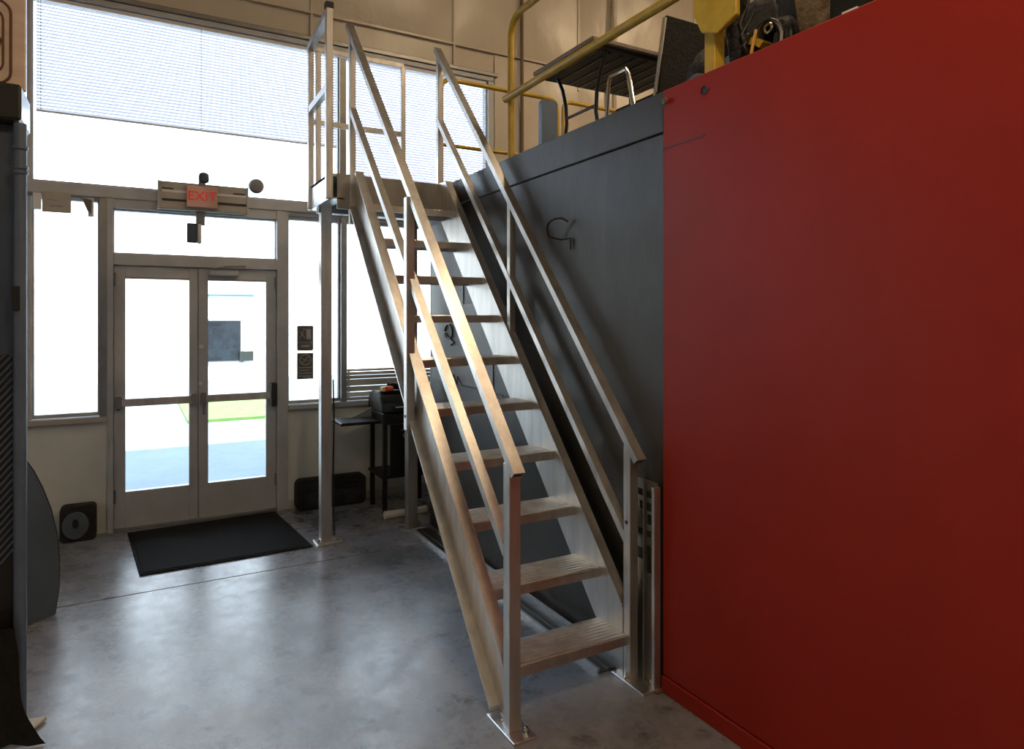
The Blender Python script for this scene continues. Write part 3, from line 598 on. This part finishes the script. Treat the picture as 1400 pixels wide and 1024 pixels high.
prism('bin_body', rrect(-.485, -.255, 0, .265, .035), 'y', 5.88, 5.985, 'blackmatt', bi, .006)
prism('grey_disc', [(-.385+.085*math.cos(a), .125+.10*math.sin(a)) for a in [k*math.pi/12 for k in range(24)]], 'y', 5.858, 5.88, 'sheet', bi, .006); prism('grip', [(-.385+.02*math.cos(a), .14+.035*math.sin(a)) for a in [k*math.pi/8 for k in range(16)]], 'y', 5.852, 5.860, 'black', bi)
# door mat
dm = thing('door_mat', 'dark charcoal rectangular mat in front of the glass doors', 'mat', (.53, 5.43, 0))
bm = bmesh.new(); addprism(bm, [(-.055, 5.915), (.022, 4.90), (1.115, 4.915), (1.035, 5.955)], 'z', .001, .010); link('rubber_border', bm, 'mat', dm, bevel=.002)
bm = bmesh.new(); addprism(bm, [(-.030, 5.89), (.045, 4.925), (1.09, 4.94), (1.012, 5.93)], 'z', .010, .014); link('pile_surface', bm, 'mat', dm)

# cables on the dark wall
tag(tube('wire_loop', [(XW-.012+.0, 4.60+.07*math.cos(a), 1.55+.055*math.sin(a)) for a in [k*.6 for k in range(11)]]+[(XW-.012, 4.50, 1.47), (XW-.014, 4.55, 1.45)], .006, 'black'), 'small black wire loop on the grey wall behind upper treads', 'wire')
tag(tube('loose_wire', [(XW-.012, 4.72, 1.19), (XW-.012, 4.52, 1.20), (XW-.03, 4.47, 1.24), (XW-.012, 4.45, 1.17), (XW-.03, 4.40, 1.23), (XW-.012, 4.36, 1.17), (XW-.012, 4.1, 1.16), (XW-.012, 3.75, 1.15)], .004, 'black'), 'straggling black wire low on grey wall behind middle treads', 'wire')
tag(tube('wire_loop', [(XW-.02, 3.00, 2.17)]+arc((XW-.05, 3.02, 2.19), (XW-.09, 3.16, 2.20), (XW-.06, 3.13, 2.10), 6)+[(XW-.04, 3.04, 2.075), (XW-.012, 2.995, 2.08), (XW-.012, 2.99, 2.02)], .006, 'black'), 'thin black wire hoop sticking from grey wall right of stairs', 'wire')

# ------------------------------------------------------------------ left edge: cabinet, sign, sheet, tarp
cb = thing('steel_cabinet', 'tall dark blue grey steel cabinet at left edge with mesh lower door', 'cabinet', (-.9, 3.5, 0))
box('cabinet_body', -1.45, -.432, 3.42, 3.66, 0, 2.45, 'navy', cb, .006)
pp = tube('lock_rod', [(-.412, 3.38, .0), (-.412, 3.38, 2.445)], .023, 'navyl', cb, 12)
for z in (2.34, 2.26, 2.24): lathe('rod_collar', [(.029, z), (.029, z+.012)], -.412, 3.38, 'navyl', pp, 12)
box('rod_keeper', -.435, -.41, 3.348, 3.36, 1.68, 1.78, 'black', pp, .003)
bm = bmesh.new()
for k in range(34):
    z = .42+k*.032
    addtube(bm, [(-1.0, 3.405, z-.42), (-.44, 3.405, z+.28)] if z+.28 < 1.5 else [(-1.0, 3.405, z-.42), (-.44-(z+.28-1.5)*.8, 3.405, 1.5)], .004, 5)
o = link('mesh_strands', bm, 'navyl', cb); o['kind'] = 'stuff'
box('mesh_backing', -1.05, -.44, 3.41, 3.42, .05, 1.5, 'black', cb)
sp2 = thing('speaker_box', 'low black box on top of the blue grey cabinet', 'box', (-.8, 3.5, 2.45))
box('box_body', -1.3, -.405, 3.35, 3.62, 2.452, 2.60, 'filmdark', sp2, .01); box('box_foot', -1.25, -.43, 3.37, 3.60, 2.450, 2.453, 'black', sp2)
ws = thing('carved_sign', 'tan board with brown rounded carved border at top left', 'sign', (-.7, 3.47, 2.60))
box('board', -1.15, -.402, 3.45, 3.475, 2.601, 3.20, 'wood', ws, .004)
def loop(r, x0, x1, z0, z1, rad, nm): 
    tube(nm, [(x, 3.448, z) for x, z in rrect(x0, x1, z0, z1, r)], rad, 'woodb', ws, 6, True)
loop(.05, -1.10, -.452, 2.60+.02, 2.965, .005, 'outer_border'); loop(.045, -1.08, -.478, 2.66, 2.93, .004, 'inner_border')
for p in ([(-.60, 2.90), (-.53, 2.885), (-.49, 2.84)], [(-.60, 2.865), (-.54, 2.855), (-.505, 2.82)], [(-.60, 2.83), (-.485, 2.805)], [(-.56, 2.80), (-.545, 2.75), (-.50, 2.735), (-.485, 2.80)], [(-.53, 2.79), (-.53, 2.745)], [(-.60, 2.79), (-.575, 2.73), (-.60, 2.68)], [(-.545, 2.73), (-.555, 2.68), (-.53, 2.64)]):
    tube('carved_line', [(x, 3.448, z) for x, z in p], .004, 'woodb', ws, 6)
gs = thing('rubber_sheet', 'curved grey rubber sheet standing on floor behind left cabinet', 'sheet', (-.5, 4.4, 0))
bm = bmesh.new(); prof = [(0, -.392), (.15, -.372), (.30, -.370), (.45, -.380), (.60, -.408), (.72, -.445), (.82, -.485), (.90, -.53)]
cols = 8; F = []; B = []
for z, xr in prof:
    rf = []; rb = []
    for i in range(cols+1):
        s = i/cols; x = -.85+(xr+.85)*s; y = 4.28+.22*s**2*(1-z*.3)
        if z == 0 and 0: pass
        rf.append(bm.verts.new((x, y, z+.002))); rb.append(bm.verts.new((x-.003, y+.012, z+.002)))
    F.append(rf); B.append(rb)
for j in range(len(prof)-1):
    for i in range(cols):
        bm.faces.new([F[j][i], F[j][i+1], F[j+1][i+1], F[j+1][i]]); bm.faces.new([B[j][i+1], B[j][i], B[j+1][i], B[j+1][i+1]])
    bm.faces.new([F[j][cols], B[j][cols], B[j+1][cols], F[j+1][cols]]); bm.faces.new([B[j][0], F[j][0], F[j+1][0], B[j+1][0]])
for i in range(cols):
    bm.faces.new([F[0][i+1], F[0][i], B[0][i], B[0][i+1]]); bm.faces.new([F[-1][i], F[-1][i+1], B[-1][i+1], B[-1][i]])
link('curved_panel', bm, 'sheet', gs, smooth=True); tube('edge_bead', [(xr, 4.285+.22*(1-z*.3), z+.004) for z, xr in prof], .004, 'black', gs, 6)
tp_ = thing('black_tarp', 'black draped tarp bunched at foot of left cabinet with pale fold', 'tarp', (-.5, 3.3, 0))
bm = bmesh.new(); g_ = []
for j in range(13):
    t = j/12; z = .42*(1-t); row = []
    for i in range(15):
        s = i/14; x = -1.1+(.69+.09*max(0, t-.35)**1.2*1.8)*s; y = 3.29-.07*t-.05*t*t+.018*math.sin(22*s+2*t)*(.4+t)-.06*(s**6)*t*0
        row.append(bm.verts.new((x+.01*math.sin(9*t+5*s), y, max(.004, z+.012*math.sin(17*s)*t))))
    g_.append(row)
for j in range(12):
    for i in range(14): bm.faces.new([g_[j][i], g_[j][i+1], g_[j+1][i+1], g_[j+1][i]])
bmesh.ops.solidify(bm, geom=bm.faces[:], thickness=.006); link('tarp_cloth', bm, 'blackmatt', tp_, smooth=True)
prism('pale_fold', [(-.40, 3.20), (-.315, 3.33), (-.42, 3.36)], 'z', .004, .02, 'paperw', tp_, .004)
